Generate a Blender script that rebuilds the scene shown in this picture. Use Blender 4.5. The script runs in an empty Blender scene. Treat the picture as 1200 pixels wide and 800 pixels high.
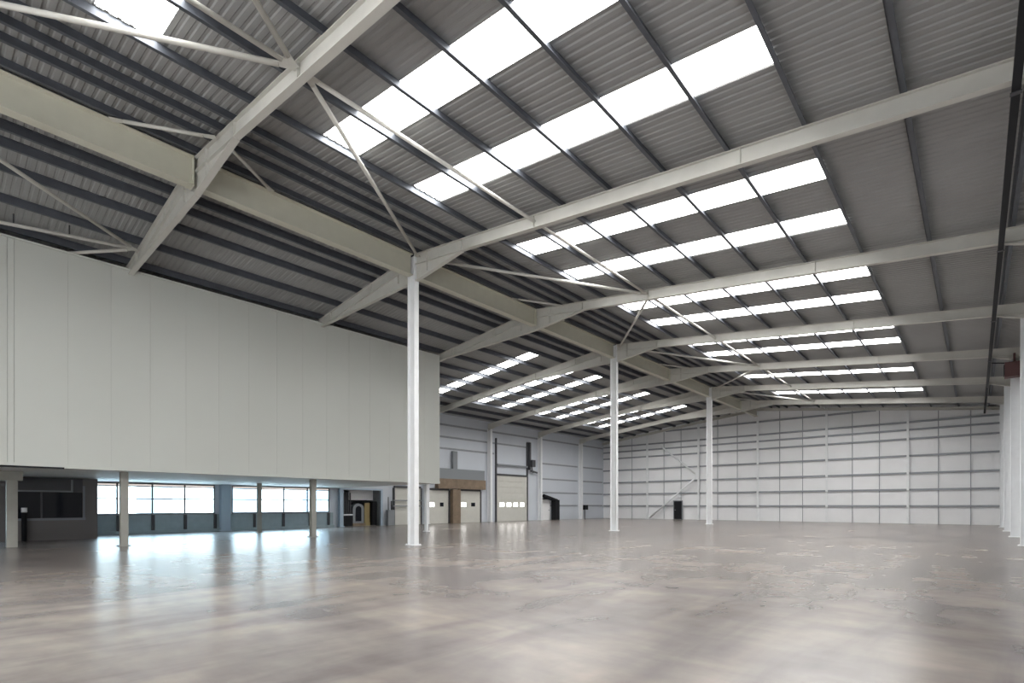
import bpy, bmesh, math
from mathutils import Vector, Matrix

C = bpy.context.scene.collection
SC = bpy.context.scene
ORD = ['first','second','third','fourth','fifth','sixth','seventh','eighth','ninth','tenth','eleventh',
       'twelfth','thirteenth','fourteenth','fifteenth','sixteenth','seventeenth','eighteenth']

# ------------------------------------------------------------------ dimensions (metres)
XR, XE, XL = -16.4, 1.72, -34.46       # ridge, plain side wall, windowed side wall
YB, YG = -10.2, 55.9                    # rear wall, far gable wall
ZR, PITCH = 11.53, 0.115                # underside of the roof sheets at the ridge
FR = [5.1 + 7.57*k for k in range(-1, 7)]   # portal frames; FR[1] is the first one in view
XM, YM, ZM0, ZM1 = -23.4, 20.0, 2.82, 10.22  # white box over the undercroft
def roof(x): return ZR - PITCH*abs(x-XR)
PURLIN_D, RAFTER_D = 0.235, 0.405

# ------------------------------------------------------------------ materials
def mat(name, col, rough=.6, metal=0, noise=0, nscale=3, bump=0, bscale=40, spec=.5):
    m = bpy.data.materials.new(name); m.use_nodes = True
    nt = m.node_tree; b = nt.nodes['Principled BSDF']
    b.inputs['Base Color'].default_value = (*col, 1)
    b.inputs['Roughness'].default_value = rough
    b.inputs['Metallic'].default_value = metal
    b.inputs['Specular IOR Level'].default_value = spec
    tc = nt.nodes.new('ShaderNodeTexCoord')
    if noise:
        n = nt.nodes.new('ShaderNodeTexNoise'); n.inputs['Scale'].default_value = nscale
        n.inputs['Detail'].default_value = 4
        nt.links.new(tc.outputs['Object'], n.inputs['Vector'])
        r = nt.nodes.new('ShaderNodeMapRange')
        r.inputs['From Min'].default_value = .3; r.inputs['From Max'].default_value = .7
        r.inputs['To Min'].default_value = 1-noise; r.inputs['To Max'].default_value = 1+noise
        nt.links.new(n.outputs['Fac'], r.inputs['Value'])
        h = nt.nodes.new('ShaderNodeVectorMath'); h.operation = 'SCALE'
        h.inputs[0].default_value = col
        nt.links.new(r.outputs['Result'], h.inputs['Scale'])
        nt.links.new(h.outputs[0], b.inputs['Base Color'])
    if bump:
        n2 = nt.nodes.new('ShaderNodeTexNoise'); n2.inputs['Scale'].default_value = bscale
        nt.links.new(tc.outputs['Object'], n2.inputs['Vector'])
        bm_ = nt.nodes.new('ShaderNodeBump'); bm_.inputs['Strength'].default_value = bump
        bm_.inputs['Distance'].default_value = .01
        nt.links.new(n2.outputs['Fac'], bm_.inputs['Height'])
        nt.links.new(bm_.outputs[0], b.inputs['Normal'])
    return m

M = {}
M['steel'] = mat('offwhite_painted_steel', (.57,.565,.53), .55, noise=.03)
M['column'] = mat('white_painted_steel', (.80,.82,.84), .5, noise=.03)
M['beam'] = mat('cream_painted_steel', (.55,.545,.46), .55, noise=.03)
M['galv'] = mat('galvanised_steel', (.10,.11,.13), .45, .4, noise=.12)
M['railm'] = mat('galvanised_rail', (.30,.32,.35), .6, .1, noise=.08)
M['sheet'] = mat('roof_liner_sheet', (.325,.33,.33), .6, noise=.05, nscale=.6)
M['wallsheet'] = mat('wall_liner_sheet', (.84,.85,.87), .5, noise=.03, nscale=.5)
M['sidesheet'] = mat('side_wall_liner_sheet', (.58,.62,.68), .5, noise=.03, nscale=.5)
M['panel'] = mat('insulated_white_panel', (.56,.58,.55), .45, noise=.015, nscale=.3)
M['soffit'] = mat('soffit_board', (.90,.89,.87), .6)
M['cream'] = mat('cream_liner', (.70,.64,.55), .6)
M['dado'] = mat('blue_grey_lining', (.32,.40,.44), .5, noise=.06)
M['dark'] = mat('black_painted_metal', (.012,.013,.016), .6, spec=.2)
M['anthracite'] = mat('dark_grey_metal', (.06,.062,.07), .5)
M['midgrey'] = mat('grey_metal', (.22,.24,.26), .5)
M['brown'] = mat('brown_weathered_steel', (.20,.15,.105), .7, noise=.2, nscale=2)
M['redbrown'] = mat('reddish_brown_metal', (.10,.045,.045), .6)
M['doorpaint'] = mat('pale_door_panel', (.60,.60,.56), .5, noise=.03)
M['blue'] = mat('pale_blue_grey_paint', (.40,.50,.60), .5)
M['ochre'] = mat('ochre_board', (.33,.26,.12), .7)
M['blackglass'] = mat('dark_glass', (.010,.012,.018), .08, spec=.15)
M['pier'] = mat('beige_grey_pier_and_backlit_steel', (.34,.34,.31), .6, noise=.05)  # the pier's own tone; on undercroft columns it stands for backlit shade
M['ground'] = mat('pale_yard_concrete', (.45,.44,.42), .9, noise=.1, nscale=.3)
M['render'] = mat('pale_render', (.62,.58,.54), .9)
M['pinkbrick'] = mat('pale_pink_brick', (.50,.36,.31), .9, noise=.1)

# brick for the small office front
def brick():
    m = bpy.data.materials.new('dark_brick'); m.use_nodes = True
    nt = m.node_tree; b = nt.nodes['Principled BSDF']; b.inputs['Roughness'].default_value = .8
    tc = nt.nodes.new('ShaderNodeTexCoord'); mp = nt.nodes.new('ShaderNodeMapping')
    mp.inputs['Rotation'].default_value = (math.pi/2, 0, math.pi/2)
    br = nt.nodes.new('ShaderNodeTexBrick'); br.inputs['Scale'].default_value = 1
    br.inputs['Brick Width'].default_value = .225; br.inputs['Row Height'].default_value = .075
    br.inputs['Mortar Size'].default_value = .008
    br.inputs['Color1'].default_value = (.15,.10,.09,1); br.inputs['Color2'].default_value = (.11,.085,.085,1)
    br.inputs['Mortar'].default_value = (.16,.15,.15,1)
    nt.links.new(tc.outputs['Object'], mp.inputs['Vector']); nt.links.new(mp.outputs[0], br.inputs['Vector'])
    nt.links.new(br.outputs['Color'], b.inputs['Base Color'])
    return m
M['brick'] = brick()

def floor_mat():
    m = bpy.data.materials.new('polished_concrete'); m.use_nodes = True
    nt = m.node_tree; b = nt.nodes['Principled BSDF']; L = nt.links.new
    tc = nt.nodes.new('ShaderNodeTexCoord')
    def noise(scale, det, dist, stretch, rot=0):
        mp = nt.nodes.new('ShaderNodeMapping'); mp.inputs['Scale'].default_value = stretch
        mp.inputs['Rotation'].default_value = (0,0,rot)
        n = nt.nodes.new('ShaderNodeTexNoise'); n.inputs['Scale'].default_value = scale
        n.inputs['Detail'].default_value = det; n.inputs['Distortion'].default_value = dist
        L(tc.outputs['Object'], mp.inputs['Vector']); L(mp.outputs[0], n.inputs['Vector'])
        return n.outputs['Fac']
    def ramp(fac, stops):
        r = nt.nodes.new('ShaderNodeValToRGB'); e = r.color_ramp.elements
        e[0].position, e[0].color = stops[0][0], (*stops[0][1],1)
        e[1].position, e[1].color = stops[-1][0], (*stops[-1][1],1)
        for p, c in stops[1:-1]:
            x = e.new(p); x.color = (*c,1)
        L(fac, r.inputs['Fac']); return r.outputs['Color']
    def mix(kind, fac, a, c):
        x = nt.nodes.new('ShaderNodeMix'); x.data_type = 'RGBA'; x.blend_type = kind
        x.inputs['Factor'].default_value = fac
        L(a, x.inputs[6]); L(c, x.inputs[7]); return x.outputs[2]
    a = ramp(noise(.25, 4, .1, (1,1.3,1), .3), [(.28,(.205,.181,.167)),(.5,(.25,.224,.208)),(.72,(.295,.266,.248))])
    s1 = ramp(noise(.55, 10, .5, (2.2,.5,1), .22), [(.33,(.66,.65,.68)),(.5,(.94,.94,.94)),(.66,(1.12,1.09,1.06))])
    s2 = ramp(noise(.34, 10, .9, (.6,1.6,1), -.5), [(.33,(.74,.73,.76)),(.5,(.95,.95,.95)),(.66,(1.12,1.09,1.06))])
    s = mix('MULTIPLY', 1, s1, s2)
    t = ramp(noise(2.2, 5, .1, (1,1.4,1), .5), [(.3,(.86,.86,.87)),(.7,(1.1,1.1,1.09))])
    col = mix('MULTIPLY', .85, mix('MULTIPLY', 1, a, s), t)
    L(col, b.inputs['Base Color'])
    b.inputs['Roughness'].default_value = .25
    b.inputs['Specular IOR Level'].default_value = .5
    return m
M['floor'] = floor_mat()

def light_mat(name, col, strength):
    m = bpy.data.materials.new(name); m.use_nodes = True
    nt = m.node_tree; b = nt.nodes['Principled BSDF']
    b.inputs['Base Color'].default_value = (.85,.87,.9,1); b.inputs['Roughness'].default_value = .4
    b.inputs['Emission Color'].default_value = (*col,1); b.inputs['Emission Strength'].default_value = strength
    return m
M['rooflight'] = light_mat('daylit_translucent_sheet', (1.0,.985,.95), 9.5)
M['added_glow'] = light_mat('added_glow_panel', (1.0,.985,.95), 3.2)  # glow of the added panels behind the camera
M['glow_band'] = light_mat('glowing_cream_band', (1.0,.86,.76), .45)  # emission imitating the daylit cream band over the strip windows
M['litpane'] = light_mat('daylit_pane', (1,.98,.94), 6.0)
def glass():
    m = bpy.data.materials.new('clear_glass'); m.use_nodes = True
    nt = m.node_tree; nt.nodes.remove(nt.nodes['Principled BSDF'])
    t = nt.nodes.new('ShaderNodeBsdfTransparent'); t.inputs[0].default_value = (.92,.95,.95,1)
    g = nt.nodes.new('ShaderNodeBsdfGlossy'); g.inputs['Roughness'].default_value = .02
    x = nt.nodes.new('ShaderNodeMixShader'); f = nt.nodes.new('ShaderNodeFresnel'); f.inputs[0].default_value = 1.3
    nt.links.new(f.outputs[0], x.inputs[0]); nt.links.new(t.outputs[0], x.inputs[1]); nt.links.new(g.outputs[0], x.inputs[2])
    nt.links.new(x.outputs[0], nt.nodes['Material Output'].inputs[0])
    return m
M['glass'] = glass()

# ------------------------------------------------------------------ mesh helpers
class MB:
    def __init__(self): self.v = []; self.f = []
    def add(self, vs, fs):
        n = len(self.v); self.v += [tuple(p) for p in vs]; self.f += [tuple(i+n for i in f) for f in fs]; return self
    def box(self, x0,x1,y0,y1,z0,z1):
        vs = [(x,y,z) for x in (x0,x1) for y in (y0,y1) for z in (z0,z1)]
        return self.add(vs, [(0,1,3,2),(4,6,7,5),(0,4,5,1),(2,3,7,6),(0,2,6,4),(1,5,7,3)])
    def prism(self, poly, axis, a, b):
        """poly of 2-D points swept along an axis from a to b. axis y: (x,z); x: (y,z); z: (x,y)."""
        def P(p, t): return {'y': (p[0],t,p[1]), 'x': (t,p[0],p[1]), 'z': (p[0],p[1],t)}[axis]
        n = len(poly)
        vs = [P(p,a) for p in poly] + [P(p,b) for p in poly]
        fs = [tuple(range(n))[::-1], tuple(range(n,2*n))] + [(i,(i+1)%n,(i+1)%n+n,i+n) for i in range(n)]
        return self.add(vs, fs)
    def tube(self, a, b, r, n=10):
        a, b = Vector(a), Vector(b); d = (b-a).normalized()
        u = d.cross(Vector((0,0,1)));
        if u.length < .01: u = Vector((1,0,0))
        u.normalize(); w = d.cross(u)
        ring = [u*math.cos(2*math.pi*i/n)*r + w*math.sin(2*math.pi*i/n)*r for i in range(n)]
        vs = [a+p for p in ring] + [b+p for p in ring]
        return self.add(vs, [tuple(range(n)), tuple(range(n,2*n))[::-1]] + [(i,i+n,(i+1)%n+n,(i+1)%n) for i in range(n)])
    def build(self, name, m, parent=None, smooth=False):
        me = bpy.data.meshes.new(name)
        org = Vector((0,0,0))
        if parent is not None: org = Vector(parent.location)
        elif self.v:
            xs = [p[0] for p in self.v]; ys = [p[1] for p in self.v]; zs = [p[2] for p in self.v]
            org = Vector(((min(xs)+max(xs))/2, (min(ys)+max(ys))/2, min(zs)))
        me.from_pydata([Vector(p)-org for p in self.v], [], self.f); me.update()
        bmh = bmesh.new(); bmh.from_mesh(me); bmesh.ops.recalc_face_normals(bmh, faces=bmh.faces); bmh.to_mesh(me); bmh.free()
        me.materials.append(M[m] if isinstance(m, str) else m)
        if smooth:
            for p in me.polygons: p.use_smooth = len(p.vertices) == 4
        o = bpy.data.objects.new(name, me); C.objects.link(o)
        if parent is not None: o.parent = parent
        else: o.location = org
        return o

def tag(o, label=None, cat=None, group=None, kind=None):
    if label: o['label'] = label
    if cat: o['category'] = cat
    if group: o['group'] = group
    if kind: o['kind'] = kind
    return o
def thing(name, loc, label, cat, group=None):
    o = bpy.data.objects.new(name, None); o.location = loc; o.empty_display_size = .3; C.objects.link(o)
    return tag(o, label, cat, group)
def struct(name, mb, m, label, cat):
    return tag(mb.build(name, m), label, cat, None, 'structure')

# ------------------------------------------------------------------ floor, roof and walls
fl = MB().box(XL-.2, XE+.2, YB-.2, YG+.2, -.2, 0)
struct('floor', fl, 'floor', 'grey brown polished concrete warehouse floor with streaks', 'floor')

RIB = .2
def sheet(mb, x0, x1, y0, y1):
    """ribbed sheet: ribs run down the slope, closed on top by a flat skin"""
    ys = []; k0 = math.floor(y0/RIB); y = k0
    pts = []
    for k in range(k0, int(math.ceil(y1/RIB))+1):
        b = k*RIB
        pts += [(b,0),(b+.10,0),(b+.125,.022),(b+.175,.022)]
    prof = [p for p in pts if y0 < p[0] < y1]
    def at(yy):
        t = (yy % RIB)
        z = 0 if t <= .10 else (t-.10)/.025*.022 if t < .125 else .022 if t <= .175 else (.2-t)/.025*.022
        return (yy, z)
    prof = [at(y0)] + prof + [at(y1)]
    n = len(mb.v)
    for (yy, z) in prof:
        mb.v.append((x0, yy, roof(x0)+z)); mb.v.append((x1, yy, roof(x1)+z))
    for i in range(len(prof)-1):
        a = n+2*i; mb.f.append((a, a+1, a+3, a+2))

BANDS = []
for k in range(-2, 6):
    y = 5.1 + 7.57*k
    BANDS += [y+2.25, y+5.15]
BANDS = [b for b in BANDS if b > YB+.6]
BW = .52
SL_R = (-12.55, -2.82); SL_L = (-30.0, -20.25)
for nm, xa, xb, (s0, s1), lab in (('ceiling_open_side', XR, XE+.1, SL_R, 'grey ribbed roof slope over the open floor'),
                                  ('ceiling_box_side', XL-.1, XR, SL_L, 'grey ribbed roof slope over the white box')):
    mb = MB(); y = YB-.2; BW = .52 if xb > 0 else .42
    for b in (BANDS if xb > 0 else [q for q in BANDS if q > 24]):
        sheet(mb, xa, xb, y, b-BW)
        sheet(mb, xa, s0, b-BW, b+BW); sheet(mb, s1, xb, b-BW, b+BW)
        y = b+BW
    sheet(mb, xa, xb, y, YG+.2)
    struct(nm, mb, 'sheet', lab, 'ceiling')
def rooflights(name, s0, s1, where, grp, bands):
    BW = .52 if s1 > XR else .42
    for i, b in enumerate(bands):
        mb = MB(); sheet(mb, s0, s1, b-BW, b+BW)
        o = mb.build(name, 'rooflight')
        tag(o, 'white rooflight strip, %s from the rear wall, %s' % (ORD[i], where), 'rooflight', grp)
rooflights('rooflight', SL_R[0], SL_R[1], 'on the roof slope over the open floor', 'rooflights over the open floor', BANDS)
rooflights('rooflight', SL_L[0], SL_L[1], 'on the roof slope beyond the white box', 'rooflights beyond the white box',
           [b for b in BANDS if b > 24])

def roofpoly(z0=0):  # gable outline in (x,z)
    return [(XL-.1,z0),(XE+.1,z0),(XE+.1,roof(XE+.1)-.01),(XR,ZR-.01),(XL-.1,roof(XL-.1)-.01)]
struct('wall_far', MB().prism(roofpoly(), 'y', YG, YG+.15), 'wallsheet', 'far gable wall of pale grey liner panels', 'wall')
rw = MB()
RWX, RWZ = (-15.0, 0.0), (1.0, 6.0)
rw.prism([(XL-.1,0),(RWX[0],0),(RWX[0],roof(RWX[0])-.01),(XR,ZR-.01),(XL-.1,roof(XL-.1)-.01)],'y',YB-.15,YB)
rw.prism([(RWX[1],0),(XE+.1,0),(XE+.1,roof(XE+.1)-.01),(RWX[1],roof(RWX[1])-.01)],'y',YB-.15,YB)
rw.box(RWX[0],RWX[1],YB-.15,YB,0,RWZ[0]); rw.prism([(RWX[0],RWZ[1]),(RWX[1],RWZ[1]),(RWX[1],roof(RWX[1])-.01),(RWX[0],roof(RWX[0])-.01)],'y',YB-.15,YB)
struct('wall_rear', rw, 'wallsheet', 'rear gable wall of pale grey liner panels', 'wall')
SWY, SWZ = (-9.2, -1.2), (.9, 5.4)
sw = MB(); tp = roof(XE)-.01
sw.box(XE,XE+.15,YB,SWY[0],0,tp).box(XE,XE+.15,SWY[1],YG,0,tp).box(XE,XE+.15,SWY[0],SWY[1],0,SWZ[0]).box(XE,XE+.15,SWY[0],SWY[1],SWZ[1],tp)
struct('wall_side', sw, 'wallsheet', 'plain side wall of pale grey liner panels', 'wall')

# windowed side wall, built round its openings
ZW0, ZW1 = 1.06, 2.78
W1, W2 = (5.30, 11.72), (12.70, 19.22)
GD = (-.2, 2.0, 2.55)
OP = (20.1, 23.45, 2.72)
w = MB(); xa, xb = XL-.15, XL
top = roof(XL)-.01
w.box(xa,xb,YB,GD[0],0,top); w.box(xa,xb,GD[0],GD[1],GD[2],top)
w.box(xa,xb,GD[1],W1[0],0,top)
w.box(xa,xb,W1[0],W1[1],ZW1,top); w.box(xa,xb,W1[0],W1[1],0,ZW0)
w.box(xa,xb,W1[1],W2[0],0,top)
w.box(xa,xb,W2[0],W2[1],ZW1,top); w.box(xa,xb,W2[0],W2[1],0,ZW0)
w.box(xa,xb,W2[1],OP[0],0,top)
w.box(xa,xb,OP[0],OP[1],OP[2],top)
w.box(xa,xb,OP[1],YG,0,top)
struct('wall_windowed', w, 'sidesheet', 'side wall of pale liner panels with windows and dock doors', 'wall')
# alcove behind the machine opening
al = MB()
al.box(XL-3.0,XL-2.9,OP[0]-.1,OP[1]+.1,0,3.2); al.box(XL-2.9,XL-.15,OP[0]-.15,OP[0],0,3.2); al.box(XL-2.9,XL-.15,OP[1],OP[1]+.15,0,3.2)
al.box(XL-3.0,XL-.15,OP[0]-.15,OP[1]+.15,2.72,2.9)
struct('wall_alcove', al, 'midgrey', 'grey inside walls of the plant alcove', 'wall')
struct('floor_alcove', MB().box(XL-3,XL-.2,OP[0]-.1,OP[1]+.1,-.2,-.005), 'ground', 'concrete floor of the plant alcove', 'floor')

# linings below and above the windows
for i,(a,b) in enumerate((W1,W2)):
    d = MB(); d.box(XL+.002, XL+.05, a-.25, b+.25, 0, ZW0-.02)
    o = struct('trim_%d'%(i+1), d, 'dado', 'blue grey lining below the %s window' % ['brick office side','plant alcove side'][i], 'wall lining')
    ys = [a+.02+j*(b-a-.04)/4 for j in range(5)] if i == 0 else [14.0,15.86,17.7,19.1]
    for y in ys:
        MB().box(XL+.05, XL+.16, y-.07, y+.07, 0, ZW0-.04).build('upright', 'anthracite', o)
    MB().box(XL+.05, XL+.20, a-.25, b+.25, 0, .16).build('kerb', 'dado', o)

def window(n, a, b, z0, z1, k, label):
    r = thing('window_%d'%n, (XL, (a+b)/2, z0), label, 'window'); r['kind'] = 'structure'
    f = MB(); x0, x1 = XL-.11, XL-.04
    f.box(x0,x1,a,b,z0,z0+.06); f.box(x0,x1,a,b,z1-.06,z1); f.box(x0,x1,a,a+.06,z0,z1); f.box(x0,x1,b-.06,b,z0,z1)
    f.build('window_frame', 'anthracite', r)
    for j in range(1,k):
        y = a+(b-a)*j/k
        MB().box(x0,x1,y-.04,y+.04,z0+.06,z1-.06).build('mullion', 'anthracite', r)
    zt = z0+.50*(z1-z0)
    MB().box(x0,x1+.01,a+.06,b-.06,z1-.20,z1-.15).build('head_rail', 'anthracite', r)
    MB().box(x0+.02,x1-.02,a+.06,b-.06,z1-.15,z1-.06).build('glow_band', 'glow_band', r)  # self-glowing strip in place of the bright band at the window head
    MB().box(x0+.01,x1-.01,a+.06,b-.06,zt-.03,zt+.03).build('transom', 'anthracite', r)
    MB().box(XL-.08,XL-.07,a+.06,b-.06,z0+.06,z1-.06).build('pane', 'glass', r)
    MB().box(XL,XL+.14,a,b,z0-.04,z0).build('window_sill', 'midgrey', r)
# unseen glowing panels behind the camera, added to brighten the white box and roof
r = thing('window_3', ((RWX[0]+RWX[1])/2, YB, RWZ[0]), 'wide added light panel, unseen, in the rear wall', 'window'); r['kind'] = 'structure'
MB().box(RWX[0]+.06,RWX[1]-.06,YB-.10,YB-.06,RWZ[0]+.06,RWZ[1]-.06).build('pane','added_glow',r)
f = MB()
for j in range(9):
    x = RWX[0]+(RWX[1]-RWX[0])*j/8; f.box(x-.04,x+.04,YB-.12,YB-.01,RWZ[0],RWZ[1])
f.build('window_frame','midgrey',r)
r = thing('window_4', (XE, (SWY[0]+SWY[1])/2, SWZ[0]), 'wide added light panel, unseen, in the plain side wall', 'window'); r['kind'] = 'structure'
MB().box(XE+.06,XE+.10,SWY[0]+.06,SWY[1]-.06,SWZ[0]+.06,SWZ[1]-.06).build('pane','added_glow',r)
f = MB()
for j in range(6):
    y = SWY[0]+(SWY[1]-SWY[0])*j/5; f.box(XE+.01,XE+.12,y-.04,y+.04,SWZ[0],SWZ[1])
f.build('window_frame','midgrey',r)
window(1, *W1, ZW0, ZW1, 4, 'long strip window beside the dark brick office')
window(2, *W2, ZW0, ZW1, 4, 'long strip window beside the plant alcove')
# glazed door beyond the pier
r = thing('door_1', (XL,(GD[0]+GD[1])/2,0), 'bright glazed door beyond the pale pier', 'door'); r['kind']='structure'
f = MB(); x0,x1 = XL-.11,XL-.04
f.box(x0,x1,GD[0],GD[0]+.08,0,GD[2]); f.box(x0,x1,GD[1]-.08,GD[1],0,GD[2]); f.box(x0,x1,GD[0],GD[1],GD[2]-.08,GD[2]); f.box(x0,x1,.88,.94,0,GD[2]-.08)
f.build('door_frame','midgrey',r)
MB().box(XL-.08,XL-.07,GD[0]+.08,GD[1]-.08,0,GD[2]-.08).build('pane','glass',r)

# ------------------------------------------------------------------ white box over the undercroft
mb = MB()
# face panels with thin shadow gaps; one continuous outline in plan
face = [(XM-.2, YB)]
seams = [1.79, 1.95] ; y = 3.3
while y < YM-.4: seams.append(y); y += 1.2
y = 1.79-1.2
while y > YB+.3: seams.append(y); y -= 1.2
seams.sort()
pl = [(XM, YB)]
for s in seams:
    g = .012 if s < 2 and s > 1.5 else .004
    pl += [(XM,s-g),(XM-2*g,s-g/2),(XM-2*g,s+g/2),(XM,s+g)]
pl += [(XM, YM),(XM-.2,YM),(XM-.2,YB)]
mb.prism(pl, 'z', ZM0+.02, ZM1)
mb.box(XL+.02, XM-.2, YM-.2, YM, ZM0+.02, ZM1-.9)
struct('wall_box', mb, 'panel', 'tall blank white panel face of the box above the undercroft', 'wall')
sf = MB().box(XL+.01, XM, YB, YM, ZM0-.0, ZM0+.02)
struct('ceiling_undercroft', sf, 'soffit', 'pale soffit over the undercroft below the white box', 'ceiling')
struct('trim_5', MB().box(XM-.002,XM+.03,YB,YM,ZM0-.0,ZM0+.13), 'panel', 'pale drip trim along the bottom of the white box', 'trim')
struct('trim_6', MB().box(XM+.03,XM+.06,YB,3.2,ZM0-.03,ZM0+.03), 'dark', 'short black strip under the white box above the pale pier', 'trim')
struct('trim_7', MB().box(XM-.1,XM+.04,YB,YM,ZM1,ZM1+.06), 'panel', 'pale capping along the top of the white box', 'trim')

# ------------------------------------------------------------------ steelwork builders
def i_section(mb, cx, cy, z0, z1, d, b, tf=.018, tw=.012, along='x'):
    """upright I-section, depth d along an axis"""
    if along == 'x':
        mb.box(cx-d/2, cx-d/2+tf, cy-b/2, cy+b/2, z0, z1); mb.box(cx+d/2-tf, cx+d/2, cy-b/2, cy+b/2, z0, z1)
        mb.box(cx-d/2+tf, cx+d/2-tf, cy-tw/2, cy+tw/2, z0, z1)
    else:
        mb.box(cx-b/2, cx+b/2, cy-d/2, cy-d/2+tf, z0, z1); mb.box(cx-b/2, cx+b/2, cy+d/2-tf, cy+d/2, z0, z1)
        mb.box(cx-tw/2, cx+tw/2, cy-d/2+tf, cy+d/2-tf, z0, z1)
    return mb
def column(x, y, zt, label, group, d=.40, b=.20, along='x', m='column', name='steel_column', z0=0, base=True):
    t = thing(name, (x,y,z0), label, 'column', group)
    i_section(MB(), x, y, z0+.03, zt, d, b, along=along).build('shaft', m, t)
    bx, by = (d/2+.07, b/2+.07) if along=='x' else (b/2+.07, d/2+.07)
    pb = MB().box(x-bx,x+bx,y-by,y+by,z0,z0+.03)
    for sx in (-1,1):
        for sy in (-1,1): pb.box(x+sx*(bx-.04)-.015,x+sx*(bx-.04)+.015,y+sy*(by-.04)-.015,y+sy*(by-.04)+.015,z0+.03,z0+.06)
    pb.build('base_plate', m, t)
    return t

RIDGE_COL = [FR[0], FR[2], FR[4], FR[6]]
RT = lambda x: roof(x)-PURLIN_D                 # top of rafters
def rafter(k, y, side):
    """side +1: ridge to plain side wall; -1: ridge to windowed wall"""
    xend = XE-.02 if side > 0 else XL+.02
    x0 = XR + side*(.21 if y in RIDGE_COL else .012)
    sl = 'open floor' if side > 0 else 'white box side'
    lab = 'off-white roof rafter over the %s, %s frame from the rear wall' % (sl, ORD[k+1])
    t = thing('roof_rafter', (x0,y,RT(x0)-RAFTER_D), lab, 'rafter', 'rafters over the %s' % sl)
    tf = .02; B = .085
    mb = MB()
    def quad(xa, xb, o0a, o1a, o0b, o1b, h):   # offsets below rafter top at both ends
        mb.prism([(xa,RT(xa)-o0a),(xb,RT(xb)-o0b),(xb,RT(xb)-o1b),(xa,RT(xa)-o1a)], 'y', y-h, y+h)
    quad(x0,xend,0,tf,0,tf,B); quad(x0,xend,RAFTER_D-tf,RAFTER_D,RAFTER_D-tf,RAFTER_D,B)
    quad(x0,xend,tf,RAFTER_D-tf,tf,RAFTER_D-tf,.006)
    mb.build('span', 'steel', t)
    mb = MB()
    def haunch(xa, xb, da, db):
        quad(xa,xb,RAFTER_D,RAFTER_D+da-tf,RAFTER_D,RAFTER_D+max(db-tf,.001),.006)
        quad(xa,xb,RAFTER_D+da-tf,RAFTER_D+da,RAFTER_D+db-.001,RAFTER_D+db+tf,B)
    haunch(x0, XR+side*(2.8 if side>0 else 6.6), .64, .0); mb.build('haunch', 'steel', t)
    mb = MB()
    haunch(xend, xend-side*1.1, .25, .0); mb.build('eaves_haunch', 'steel', t)
    def stiff(x, dd=0):
        quad(x-.006, x+.006, tf, RAFTER_D-tf+dd, tf, RAFTER_D-tf+dd, B-.01)
    for x, dd in ((XR+side*2.8,0),(XR+side*.9,.38),(XR+side*6.1,0),(XR+side*12.3,0)):
        mb = MB(); stiff(x, dd); mb.build('stiffener', 'steel', t)
    return t
for k, y in enumerate(FR):
    rafter(k-1+0, y, 1); rafter(k-1+0, y, -1)
# light gable rafters
for y, nm in ((YG-.30,'far'),(YB+.30,'rear')):
    for side, sl in ((1,'open floor'),(-1,'white box')):
        xe = XE-.02 if side>0 else XL+.02
        mb = MB()
        for (o0,o1,h) in ((0,.015,.07),(.235,.25,.07),(.015,.235,.005)):
            mb.prism([(XR,RT(XR)-o0),(xe,RT(xe)-o0),(xe,RT(xe)-o1),(XR,RT(XR)-o1)],'y',y-h,y+h)
        tag(mb.build('gable_rafter','steel'), 'slim off-white rafter along the %s gable on the %s slope' % (nm, sl), 'rafter')

# ridge columns and ridge beams
RIDGE_COL = [FR[0], FR[2], FR[4], FR[6]]
cl = ['white ridge column behind the photographer, standing on the concrete floor',
      'tall white ridge column in front of the white box, the largest of the row',
      'tall white ridge column, middle one of the row on the open floor',
      'smallest looking white ridge column, close to the far gable wall']
ZB0, ZB1 = 10.45, 11.27
for y, lab in zip(RIDGE_COL, cl):
    t = column(XR, y, 11.25, lab, 'ridge columns', .42, .22)
ends = [YB] + RIDGE_COL + [YG-.5]
names = ['first ridge beam, from the rear wall to the first ridge column','wide cream ridge beam running to the largest ridge column',
         'cream ridge beam between the largest and the middle ridge columns','cream ridge beam between the middle and the far ridge columns',
         'short cream ridge beam between the last ridge column and the far gable']
for i in range(5):
    a = ends[i] + (.42 if i==0 else .12); b = ends[i+1] - (.02 if i==4 else .12)
    t = thing('ridge_beam', (XR,(a+b)/2,ZB0), names[i], 'beam', 'ridge beams')
    mb = MB(); cuts = [y for y in FR if a < y < b]
    segs = [a]+[q for y in cuts for q in (y-.115, y+.115)]+[b]
    for p_, q_ in zip(segs[::2], segs[1::2]):
        mb.box(XR-.15,XR+.15,p_,q_,ZB0,ZB0+.025).box(XR-.15,XR+.15,p_,q_,ZB1-.025,ZB1).box(XR-.007,XR+.007,p_,q_,ZB0+.025,ZB1-.025)
    mb.build('girder', 'beam', t)
    for y in cuts:
        for q in (y-.115, y+.115):
            MB().box(XR-.16,XR+.16,q-.008,q+.008,ZB0-.02,ZB1).build('end_plate','beam',t)

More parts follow.
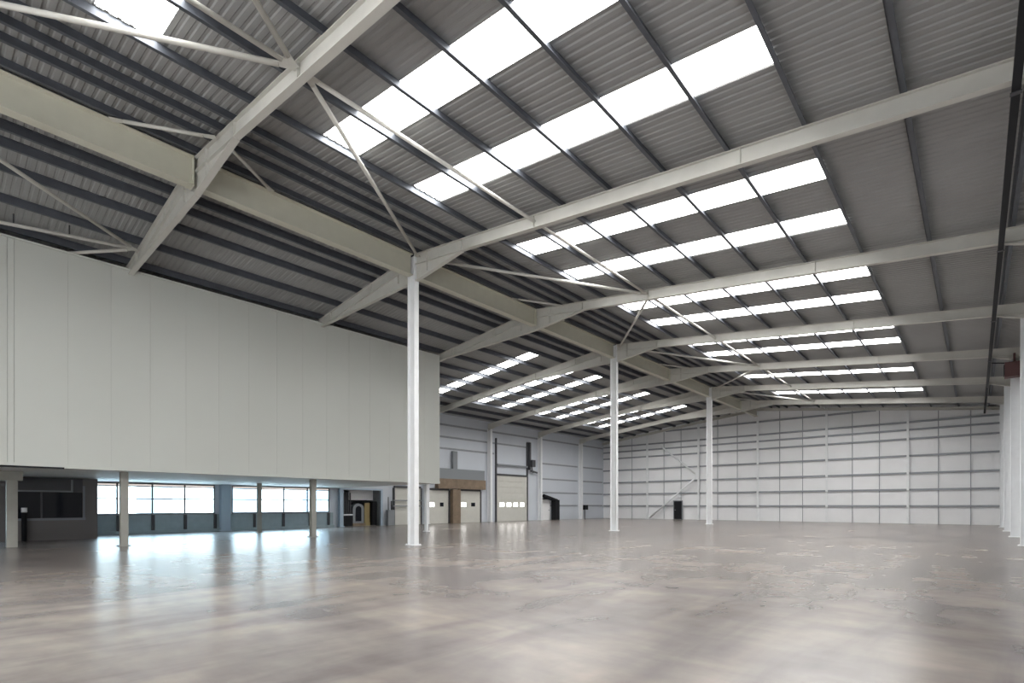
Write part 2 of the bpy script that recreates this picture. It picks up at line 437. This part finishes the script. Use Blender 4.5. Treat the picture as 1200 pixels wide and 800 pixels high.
# purlins : Z sections
PR = [.75,-1.07,-2.80,-4.43,-6.06,-7.68,-9.30,-10.95,-12.60,-13.70,-14.40,-15.10,-16.15]
PL = [-16.65,-17.70,-18.40,-19.10,-20.22,-21.85,-23.50,-25.10,-26.75,-28.40,-30.05,-31.70,-33.30]
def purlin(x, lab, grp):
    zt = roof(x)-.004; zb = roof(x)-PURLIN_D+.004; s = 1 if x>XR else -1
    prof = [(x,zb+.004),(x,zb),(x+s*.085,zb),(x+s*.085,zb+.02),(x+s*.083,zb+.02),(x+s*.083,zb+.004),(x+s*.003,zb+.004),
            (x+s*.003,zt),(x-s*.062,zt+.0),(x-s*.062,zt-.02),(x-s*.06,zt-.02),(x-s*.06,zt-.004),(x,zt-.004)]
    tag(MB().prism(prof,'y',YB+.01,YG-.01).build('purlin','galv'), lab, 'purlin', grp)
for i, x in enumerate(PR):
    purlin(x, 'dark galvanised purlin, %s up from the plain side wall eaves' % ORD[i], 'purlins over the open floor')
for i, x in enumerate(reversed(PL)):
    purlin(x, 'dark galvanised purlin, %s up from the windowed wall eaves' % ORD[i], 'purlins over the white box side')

# bracing tubes in the roof plane
def bz(x, off=.42): return roof(x)-off
def brace(a, b, lab, grp='roof bracing tubes', r=.055, off=.42):
    A = Vector((a[0],a[1],bz(a[0],off))); B = Vector((b[0],b[1],bz(b[0],off)))
    d = (B-A).normalized()
    t = thing('bracing_tube', (A+B)/2, lab, 'bracing tube', grp)
    MB().tube(A+d*.30, B-d*.30, r, 12).build('tube','steel',t, smooth=True)
    for P, s in ((A,1),(B,-1)):
        q = P+d*s*.0; n = Vector((-d.y,d.x,0)).normalized()*.09; e = P+d*s*.42
        z = Vector((0,0,.006))
        vs = [q-n-z,q+n-z,e+n*.6-z,e-n*.6-z,q-n+z,q+n+z,e+n*.6+z,e-n*.6+z]
        MB().add(vs,[(3,2,1,0),(4,5,6,7),(0,1,5,4),(1,2,6,5),(2,3,7,6),(3,0,4,7)]).build('gusset','steel',t)
NX = -10.3
RN = ['rear','largest','middle','last']
for i, yc in enumerate(RIDGE_COL):
    for y in FR[1::2]:
        if abs(y-yc) < 8:
            side = 'near side of' if y < yc else 'beyond'
            sg = -1 if y < yc else 1
            brace((XR+.45, yc+sg*.12), (NX, y-sg*.12), 'diagonal white roof tube %s the %s ridge column' % (side, RN[i]))
evens = FR[1::2]
ties = [YB+.4]+evens+[YG-.4]
for i in range(len(ties)-1):
    brace((NX,ties[i]+.08),(NX,ties[i+1]-.08), 'long white roof tie parallel to the ridge, %s length from the rear wall' % ORD[i], 'roof tie tubes', .05)
brace((NX, FR[1]-.12), (-4.2, FR[0]+.12), 'diagonal roof tube high above the photographer, sloping to the plain side wall')
for j, y in enumerate(evens):
    for sg, w_ in ((-1,'near side'),(1,'far side')):
        brace((XR+1.75, y+sg*.09), (XR+.22, y+sg*2.0), 'short knee tube at the ridge beam, %s of the %s hanging frame' % (w_, ORD[j]), 'knee tubes at the ridge beam', .045, .30)
MX = -22.0
HANG = []
brace((MX, FR[1]-.12), (XR-.45, FR[0]+.12), 'diagonal roof tube above the box, rising to the ridge')
brace((MX, FR[1]-.14), (-23.9, FR[0]+.12), 'shallow roof tube just above the top of the white box', off=.36)
tt = [o for o in C.objects if o.get('label','').startswith('shallow roof tube')][0]
for f_ in (.42, .24):
    x = MX+(-23.9-MX)*f_; y = FR[1]-.14+(FR[0]-FR[1]+.26)*f_
    MB().tube((x,y,roof(x)-.36),(x,y,roof(x)-.01),.02,8).build('hanger','anthracite',tt)
brace((MX, FR[1]-.16), (-29.6, FR[0]+.12), 'roof tube that disappears over the top of the white box', off=.36)

# side wall columns
for k, y in enumerate(FR):
    column(XE-.24, y, RT(XE)-.5, 'pale steel column on the plain side wall, %s from the rear wall' % ORD[k], 'plain side wall columns', .40, .22)
for k, y in enumerate(FR):
    if y > YM+.5:
        column(XL+.26, y, RT(XL)-.5, 'white steel column on the windowed wall, %s beyond the white box' % ORD[k-3], 'windowed wall columns', .44, .26)
# undercroft columns; backlit shade is put into the beige grey ones
G_ = 'undercroft columns'
for (x,y,lab,d,b,m) in ((-24.2,FR[1]-.05,'beige grey column, toned for backlight, under the edge of the box, before the first window',.24,.24,'pier'),
                      (-24.3,FR[2],'beige grey column, toned for backlight, under the box edge, before the second window, close to the tallest ridge column',.24,.24,'pier'),
                      (-24.3,YM-.25,'slim white column under the far corner of the white box',.16,.16,'column'),
                      (-30.7,FR[2]+.1,'thinner beige grey column, toned for backlight, deep in the undercroft, before the second window',.20,.20,'pier')):
    column(x,y,ZM0-.002,lab,G_,d,b,m=m)
column(XL+.22, 12.2, ZM0-.002, 'wide blue grey column between the two strip windows', 'window wall columns', .30, .55, m='blue')
column(XL+.22, YM-.02, ZM0-.002, 'pale blue column at the near jamb of the plant alcove', 'window wall columns', .24, .28, m='blue')
# thick pier at the frame edge
p = thing('pier', (-26.8,2.1,0), 'thick pale pier beside the dark brick office', 'pier')
MB().box(-26.95,-26.6,2.02,2.32,0,ZM0-.35).build('shaft','pier',p)
MB().box(-27.15,-26.45,-4,2.45,ZM0-.35,ZM0-.004).build('cross_beam','pier',p)

# ------------------------------------------------------------------ brick office in the undercroft
BX, BY0, BY1 = -31.0, 2.1, 5.45
t = thing('brick_office', (BX,(BY0+BY1)/2,0), 'dark brick office with a wide black window under the white box', 'office')
z0w, z1w = .98, 2.15
ya, yb = BY0+.35, BY1-.55
mb = MB()
mb.box(XL+.25,BX,BY0,BY0+.2,0,ZM0-.03); mb.box(XL+.25,BX,BY1-.2,BY1,0,ZM0-.03)
mb.box(BX-.2,BX,BY0+.2,ya,0,ZM0-.03); mb.box(BX-.2,BX,yb,BY1-.2,0,ZM0-.03); mb.box(BX-.2,BX,ya,yb,0,z0w)
mb.build('wall','brick',t)
MB().box(BX-.2,BX,ya,yb,z1w,ZM0-.03).build('fascia','anthracite',t)
fr = MB()
fr.box(BX-.02,BX+.05,ya-.05,yb+.1,z0w-.10,z0w); fr.box(BX-.02,BX+.05,ya-.05,yb-.35,z1w,z1w+.07)
fr.box(BX-.02,BX+.05,yb+.0,yb+.08,z0w,z1w+.3); fr.box(BX-.02,BX+.05,yb-.42,yb-.35,z1w+.07,ZM0-.1)
fr.build('window_frame','midgrey',t)
MB().box(BX-.14,BX-.12,ya,yb,z0w,z1w).build('glass','blackglass',t)
for j in (.42,):
    y = ya+(yb-ya)*j
    MB().box(BX-.12,BX-.08,y-.03,y+.03,z0w,z1w).build('mullion','anthracite',t)
t = thing('bollard', (BX+.28,BY0+.78,0), 'black post with a white lamp beside the brick office', 'post')
MB().tube((BX+.28,BY0+.78,0),(BX+.28,BY0+.78,1.25),.09,16).build('pole','dark',t,smooth=True)
MB().tube((BX+.28,BY0+.78,1.25),(BX+.28,BY0+.78,1.45),.10,16).build('lamp_head','column',t,smooth=True)

# ------------------------------------------------------------------ gable posts, rails, sag bars, bracing
GX = [XE-6.03*i for i in range(7)]
GN = ['corner by the plain side wall','between the plain side wall and the ridge, outer one','between the plain side wall and the ridge, inner one',
      'at the ridge','next to the ridge on the windowed wall side','beside the black door','corner by the windowed wall']
for i, x in enumerate(GX):
    if i in (0,6): continue
    column(x, YG-.30, RT(x)-.26, 'white gable post %s' % GN[i], 'gable posts', .20, .16, along='y', name='gable_post')
RZ = [1.50, 2.90, 4.30, 5.78, 7.22, 8.00, 8.65]
GP = ['lowest','second lowest','third lowest','fourth lowest','fourth highest','third highest','second highest']
for i, z in enumerate(RZ):
    xs0, xs1 = XL+.05, XE-.05
    mb = MB().box(xs0,xs1,YG-.17,YG-.002,z-.075,z-.05).box(xs0,xs1,YG-.17,YG-.002,z+.05,z+.075).box(xs0,xs1,YG-.17,YG-.155,z-.05,z+.05)
    tag(mb.build('cladding_rail','railm'), '%s grey cladding rail across the far gable wall' % GP[i], 'rail', 'far gable rails')
zz = 9.95
def xa_at(z): return (ZR-.45-z)/PITCH
tag(MB().box(XR-xa_at(zz),XR+xa_at(zz),YG-.17,YG-.002,zz-.08,zz+.08).build('cladding_rail','railm'),
    'highest, shortest grey cladding rail under the gable ridge', 'rail', 'far gable rails')
for i in range(6):
    for j in (1,2):
        x = GX[i] - 6.03*j/3
        tag(MB().box(x-.03,x+.03,YG-.20,YG-.172,0,RT(x)-.27).build('sag_bar','railm'),
            'thin grey upright bar on far gable, %s in %s bay from the plain side' % (ORD[j-1], ORD[i]), 'bar', 'gable sag bars')
def gbrace(xa,za,xb,zb,lab):
    t = thing('bracing_tube', ((xa+xb)/2,YG-.42,(za+zb)/2), lab, 'bracing tube', 'gable bracing')
    MB().tube((xa,YG-.46,za),(xb,YG-.46,zb),.09,12).build('tube','column',t,smooth=True)
    MB().box(xb-.15,xb+.15,YG-.47,YG-.45,zb-.2,zb+.2).build('gusset','column',t)
gbrace(-28.0,.15,-22.65,4.55,'lower white gable brace rising over the black door')
gbrace(-26.6,8.2,-22.65,4.95,'upper white gable brace falling towards the ridge side post')

# rails on the side walls
SG = ['lowest','second lowest','middle','second highest','highest']
for i, z in enumerate((1.52,2.92,4.37,5.9,7.4)):
    mb = MB().box(XE-.03,XE-.002,SWY[1]+.1,YG-.2,z-.08,z+.08)
    tag(mb.build('cladding_rail','railm'), '%s grey cladding rail on the plain side wall' % SG[i], 'rail', 'plain side wall rails')
def lrail(z, y0, y1, lab):
    tag(MB().box(XL+.002,XL+.03,y0,y1,z-.08,z+.08).build('cladding_rail','railm'), lab, 'rail', 'windowed wall rails')
lrail(8.55, YM+.3, YG-.2, 'highest long grey cladding rail on the windowed wall')
lrail(7.5, YM+.3, 41.1, 'second highest long grey cladding rail on the windowed wall')
lrail(6.5, YM+.3, 36.2, 'grey cladding rail above the brown dock header')
for i, z in enumerate((1.52,2.92,4.37,6.0)):
    lrail(z, 43.4, 50.2, '%s short grey rail on the windowed wall by the black duct' % GP[i])
    lrail(z, 50.9, YG-.3, '%s short grey rail in the corner bay of the windowed wall' % GP[i])

# ------------------------------------------------------------------ dock doors on the windowed wall
def dock(n, y0, y1, h, lab, panes, guides=None):
    r = thing('door_%d'%n, (XL,(y0+y1)/2,0), lab, 'door'); r['kind'] = 'structure'
    nsec = max(4, int(h/.55)); hs = h/nsec
    mb = MB()
    for s in range(nsec):
        mb.box(XL+.04,XL+.10,y0,y1,s*hs+.01,(s+1)*hs-.012)
    mb.box(XL+.03,XL+.05,y0,y1,0,h)
    mb.build('door_leaf','doorpaint',r)
    for (pa,pb,lit) in panes:
        MB().box(XL+.10,XL+.112,pa,pb,1.45,1.80).build('pane','litpane' if lit else 'blackglass',r)
    g = guides or h
    for y in (y0-.09,y1+.01):
        MB().box(XL+.002,XL+.18,y,y+.10,0,g).build('guide_rail','anthracite',r)
    MB().box(XL+.002,XL+.20,y0,y1,h,h+.16).build('head_rail','anthracite',r)
    return r
r = dock(2, 24.7, 27.3, 2.95, 'pale dock door next to the plant alcove', [])
for z in (1.5, 1.95): MB().box(XL+.20,XL+.26,24.5,27.4,z-.04,z+.04).build('guard_rail','midgrey',r)
dock(3, 28.15, 30.35, 2.85, 'pale dock door with one bright pane, before the brown post', [(28.3,28.75,True),(29.4,29.8,False)])
dock(4, 31.55, 34.25, 2.85, 'pale dock door with one bright pane, beyond the brown post', [(31.9,32.45,True),(33.1,33.6,False)])
r = dock(5, 36.45, 41.0, 4.45, 'wide tall dock door with four bright panes in a row', [(36.95+j*1.0,37.55+j*1.0,True) for j in range(4)], 8.0)
MB().box(XL+.05,XL+.25,36.45,41.0,5.4,5.55).build('spring_shaft','midgrey',r)
t = thing('brown_dock_frame', (XL+.3,31.0,0), 'weathered brown steel post and header in front of the dock doors', 'steel frame')
MB().box(XL+.15,XL+.55,30.5,31.4,0,2.95).build('post','brown',t)
MB().box(XL+.03,XL+.50,28.9,34.6,3.0,3.85).build('header','brown',t)
MB().box(XL+.03,XL+.35,28.9,34.6,3.85,4.75).build('upper_panel','midgrey',t)
MB().box(XL+.10,XL+.35,30.7,31.2,4.75,6.3).build('stanchion','midgrey',t)
t = thing('door_operator', (XL+.4,41.8,4.6), 'dark motor unit high beside the tall dock door', 'door motor')
MB().box(XL+.02,XL+.3,41.2,41.45,5.2,8.0).build('mounting_rail','anthracite',t)
MB().box(XL+.15,XL+.6,41.3,41.8,5.5,6.2).build('motor_housing','anthracite',t)
MB().tube((XL+.3,41.4,5.1),(XL+.3,42.4,4.95),.10,12).build('drive_shaft','anthracite',t,smooth=True)
MB().tube((XL+.3,41.55,5.5),(XL+.3,41.75,4.9),.05,10).build('chain_guard','anthracite',t,smooth=True)
# pale side door with black duct
r = thing('door_6', (XL,44.4,0), 'pale side door with a black frame beside the black duct', 'door'); r['kind']='structure'
MB().box(XL+.02,XL+.08,43.5,44.9,0,2.2).build('door_leaf','wallsheet',r)
f = MB().box(XL+.002,XL+.14,43.4,43.5,0,2.5).box(XL+.002,XL+.14,43.4,45.0,2.2,2.32); f.build('door_frame','dark',r)
MB().box(XL+.08,XL+.12,44.65,44.75,1.0,1.06).build('door_handle','dark',r)
t = thing('duct', (XL+.5,45.4,0), 'black upright duct bending into the wall beside the tall dock door', 'duct')
MB().box(XL+.2,XL+.75,45.0,45.75,0,2.15).build('riser','dark',t)
MB().tube((XL+.48,45.6,2.05),(XL+.48,43.3,2.55),.20,14).build('bend','dark',t,smooth=True)
t = thing('fire_point', (XL+.3,51.0,0), 'small dark equipment stand beside the last wall column', 'equipment stand')
MB().tube((XL+.3,51.3,0),(XL+.3,51.3,1.2),.05,10).build('pole','anthracite',t,smooth=True)
MB().box(XL+.2,XL+.5,50.95,51.7,1.05,1.6).build('cabinet','dark',t)

# black personnel door in the gable
r = thing('door_7', (-24.75,YG,0), 'black door at the foot of the far gable wall', 'door'); r['kind']='structure'
MB().box(-25.2,-24.3,YG-.24,YG-.19,.02,2.02).build('door_leaf','dark',r)
MB().box(-25.28,-25.2,YG-.26,YG-.18,0,2.1).box(-24.3,-24.22,YG-.26,YG-.18,0,2.1).box(-25.28,-24.22,YG-.26,YG-.18,2.02,2.1).build('door_frame','midgrey',r)
MB().box(-25.1,-25.02,YG-.30,YG-.24,1.0,1.08).build('door_handle','midgrey',r)

# ------------------------------------------------------------------ plant in the alcove
MB_ = MB
fr_ = MB().box(XL-.1,XL+.10,OP[0],OP[1],OP[2]-.02,OP[2]+.09)
struct('trim_8', fr_.box(XL-.1,XL+.10,OP[0]-.12,OP[0],0,OP[2]+.09).box(XL-.1,XL+.10,OP[1],OP[1]+.18,0,OP[2]+.09), 'blue', 'pale blue frame round the plant alcove', 'trim')
t = thing('machine_rack', (XL-.4,20.8,0), 'dark slatted machine rack at the column side of the alcove', 'rack')
mb = MB()
for j in range(6): mb.box(XL-.5,XL-.42,20.25+j*.17,20.32+j*.17,.9,2.5)
mb.build('slat_panel','anthracite',t)
MB().box(XL-.7,XL-.4,20.2,21.35,.80,.9).build('shelf','column',t)
MB().box(XL-.75,XL-.42,20.25,21.3,0,.8).build('cabinet','dark',t)
t = thing('ventilation_panel', (XL-.9,22.2,1.9), 'pale panel hanging along the top of the alcove', 'panel')
MB().box(XL-1.0,XL-.9,21.3,23.4,1.95,2.72).build('face','wallsheet',t)
MB().box(XL-1.0,XL-.85,21.3,22.8,1.85,1.95).build('bottom_rail','dark',t)
t = thing('pump', (XL-.7,22.0,0), 'grey arched pump casing in the alcove', 'pump')
pts = [(21.45,0),(22.4,0),(22.4,1.3)]+[(21.925+.475*math.cos(a*math.pi/8),1.3+.4*math.sin(a*math.pi/8)) for a in range(1,8)]+[(21.45,1.3)]
MB().prism(pts,'x',XL-1.0,XL-.6).build('casing','midgrey',t)
pts = [(21.7,.35),(22.15,.35),(22.15,1.3)]+[(21.925+.225*math.cos(a*math.pi/8),1.3+.2*math.sin(a*math.pi/8)) for a in range(1,8)]+[(21.7,1.3)]
MB().prism(pts,'x',XL-.6,XL-.55).build('hatch','blackglass',t)
MB().box(XL-1.0,XL-.5,21.4,22.5,0,.2).build('plinth','brown',t)
tag(MB().box(XL-.75,XL-.65,22.5,22.95,.25,1.75).box(XL-.8,XL-.6,22.5,22.95,.0,.25).build('board','ochre'), 'ochre board standing beside the grey pump', 'board')
t = thing('cabinet', (XL-.5,23.2,0), 'tall black cabinet at the dock door side of the alcove', 'cabinet')
MB().box(XL-.8,XL-.35,23.0,23.38,.05,1.85).build('body','dark',t)
MB().box(XL-.35,XL-.33,23.03,23.35,.1,1.8).build('door','dark',t)
MB().box(XL-.82,XL-.33,22.99,23.39,0,.05).build('plinth','anthracite',t)
t = thing('bench', (XL+.4,24.1,0), 'small grey equipment stand between alcove and dock door', 'equipment stand')
MB().box(XL+.2,XL+.5,23.85,24.45,0,1.2).build('cabinet','midgrey',t)
MB().tube((XL+.3,24.0,1.2),(XL+.3,24.0,2.2),.05,10).build('pole','midgrey',t,smooth=True)
MB().tube((XL+.3,24.3,1.2),(XL+.3,24.3,1.9),.07,10).build('flask','anthracite',t,smooth=True)

# ------------------------------------------------------------------ services on the plain side
t = thing('cable_tray', (.53,20,8.72), 'long black cable tray under the roof near the plain side wall', 'cable tray')
mb = MB().box(.47,.59,YB+.3,YG-.6,8.76,8.78).box(.47,.485,YB+.3,YG-.6,8.78,8.86).box(.575,.59,YB+.3,YG-.6,8.78,8.86)
mb.build('trough','dark',t)
for k,y in enumerate(FR): MB().box(.45,.61,y-.05,y+.05,8.74,8.76).build('bracket','anthracite',t)
for y,lab in ((FR[5],'thin black conduit crossing to the plain wall, before the brown box'),(FR[7],'thin black conduit crossing to the plain wall, close to the far gable')):
    t = thing('conduit', (.9,y-.14,8.6), lab, 'conduit','black conduits')
    MB().tube((.60,y+.35,8.72),(XE-.17,y+.35,8.55),.03,8).build('pipe','dark',t,smooth=True)
    MB().box(XE-.16,XE-.002,y+.2,y+.5,8.35,8.7).build('junction_box','dark',t)
t = thing('wall_heater', (1.15,FR[5]-.35,7.6), 'reddish brown box mounted high on the plain side wall', 'heater')
MB().box(1.05,1.60,FR[5]-.75,FR[5]-.16,7.75,8.45).build('casing','redbrown',t)
MB().box(1.02,1.05,FR[5]-.7,FR[5]-.2,7.85,8.35).build('grille','dark',t)
MB().box(1.60,XE,FR[5]-.6,FR[5]-.3,7.9,8.3).build('bracket','anthracite',t)
MB().tube((1.4,FR[5]-.45,8.45),(1.4,FR[5]-.45,8.9),.05,10).build('flue','redbrown',t,smooth=True)

# ------------------------------------------------------------------ outside, seen through the windows
struct('ground', MB().box(-160,XL-.15,-60,90,-.35,-.2), 'ground', 'pale yard outside the windows', 'ground')
t = thing('warehouse', (-75,20,-.2), 'pale warehouse across the yard, seen through the strip windows', 'building')
MB().box(-80,-62,-25,60,-.2,6.0).build('wall','render',t)
MB().box(-81,-61,-26,61,6.0,6.5).build('roof','pinkbrick',t)
for j in range(9): MB().box(-62,-61.9,-20+j*8.5,-17+j*8.5,.8,3.4).build('window','midgrey',t)

# ------------------------------------------------------------------ light, sky and camera
wd = bpy.data.worlds.new('sky'); SC.world = wd; wd.use_nodes = True
bg = wd.node_tree.nodes['Background']
bg.inputs[0].default_value = (.62,.83,1.0,1); bg.inputs[1].default_value = 17.0
def portal(y0,y1,z0,z1,x):
    l = bpy.data.lights.new('window_daylight','AREA'); l.shape='RECTANGLE'; l.size = z1-z0; l.size_y = y1-y0
    l.cycles.is_portal = True
    o = bpy.data.objects.new('window_daylight', l); C.objects.link(o)
    o.location = (x,(y0+y1)/2,(z0+z1)/2); o.rotation_euler = (0,-math.pi/2,0)
for (a,b,z0,z1) in ((*W1,ZW0,ZW1),(*W2,ZW0,ZW1),(GD[0],GD[1],0,GD[2])): portal(a,b,z0,z1,XL-.14)

cam = bpy.data.cameras.new('camera'); co = bpy.data.objects.new('camera', cam); C.objects.link(co)
co.location = (0,0,1.55); co.rotation_euler = (math.pi/2,0,math.atan2(.664,.748))
cam.sensor_width = 36; cam.lens = 612/1200*36; cam.shift_y = (592-400)/1200; cam.clip_end = 500; cam.clip_start = .05
SC.camera = co
vs = SC.view_settings
vs.view_transform = 'Standard'; vs.look = 'None'; vs.gamma = 1; vs.use_curve_mapping = False; vs.exposure = .5
cy = SC.cycles
cy.max_bounces = 10; cy.diffuse_bounces = 6; cy.glossy_bounces = 4; cy.transparent_max_bounces = 12
cy.sample_clamp_indirect = 8; cy.use_denoising = True; cy.caustics_reflective = False
cy.denoising_prefilter = 'ACCURATE'; cy.denoising_input_passes = 'RGB_ALBEDO_NORMAL'
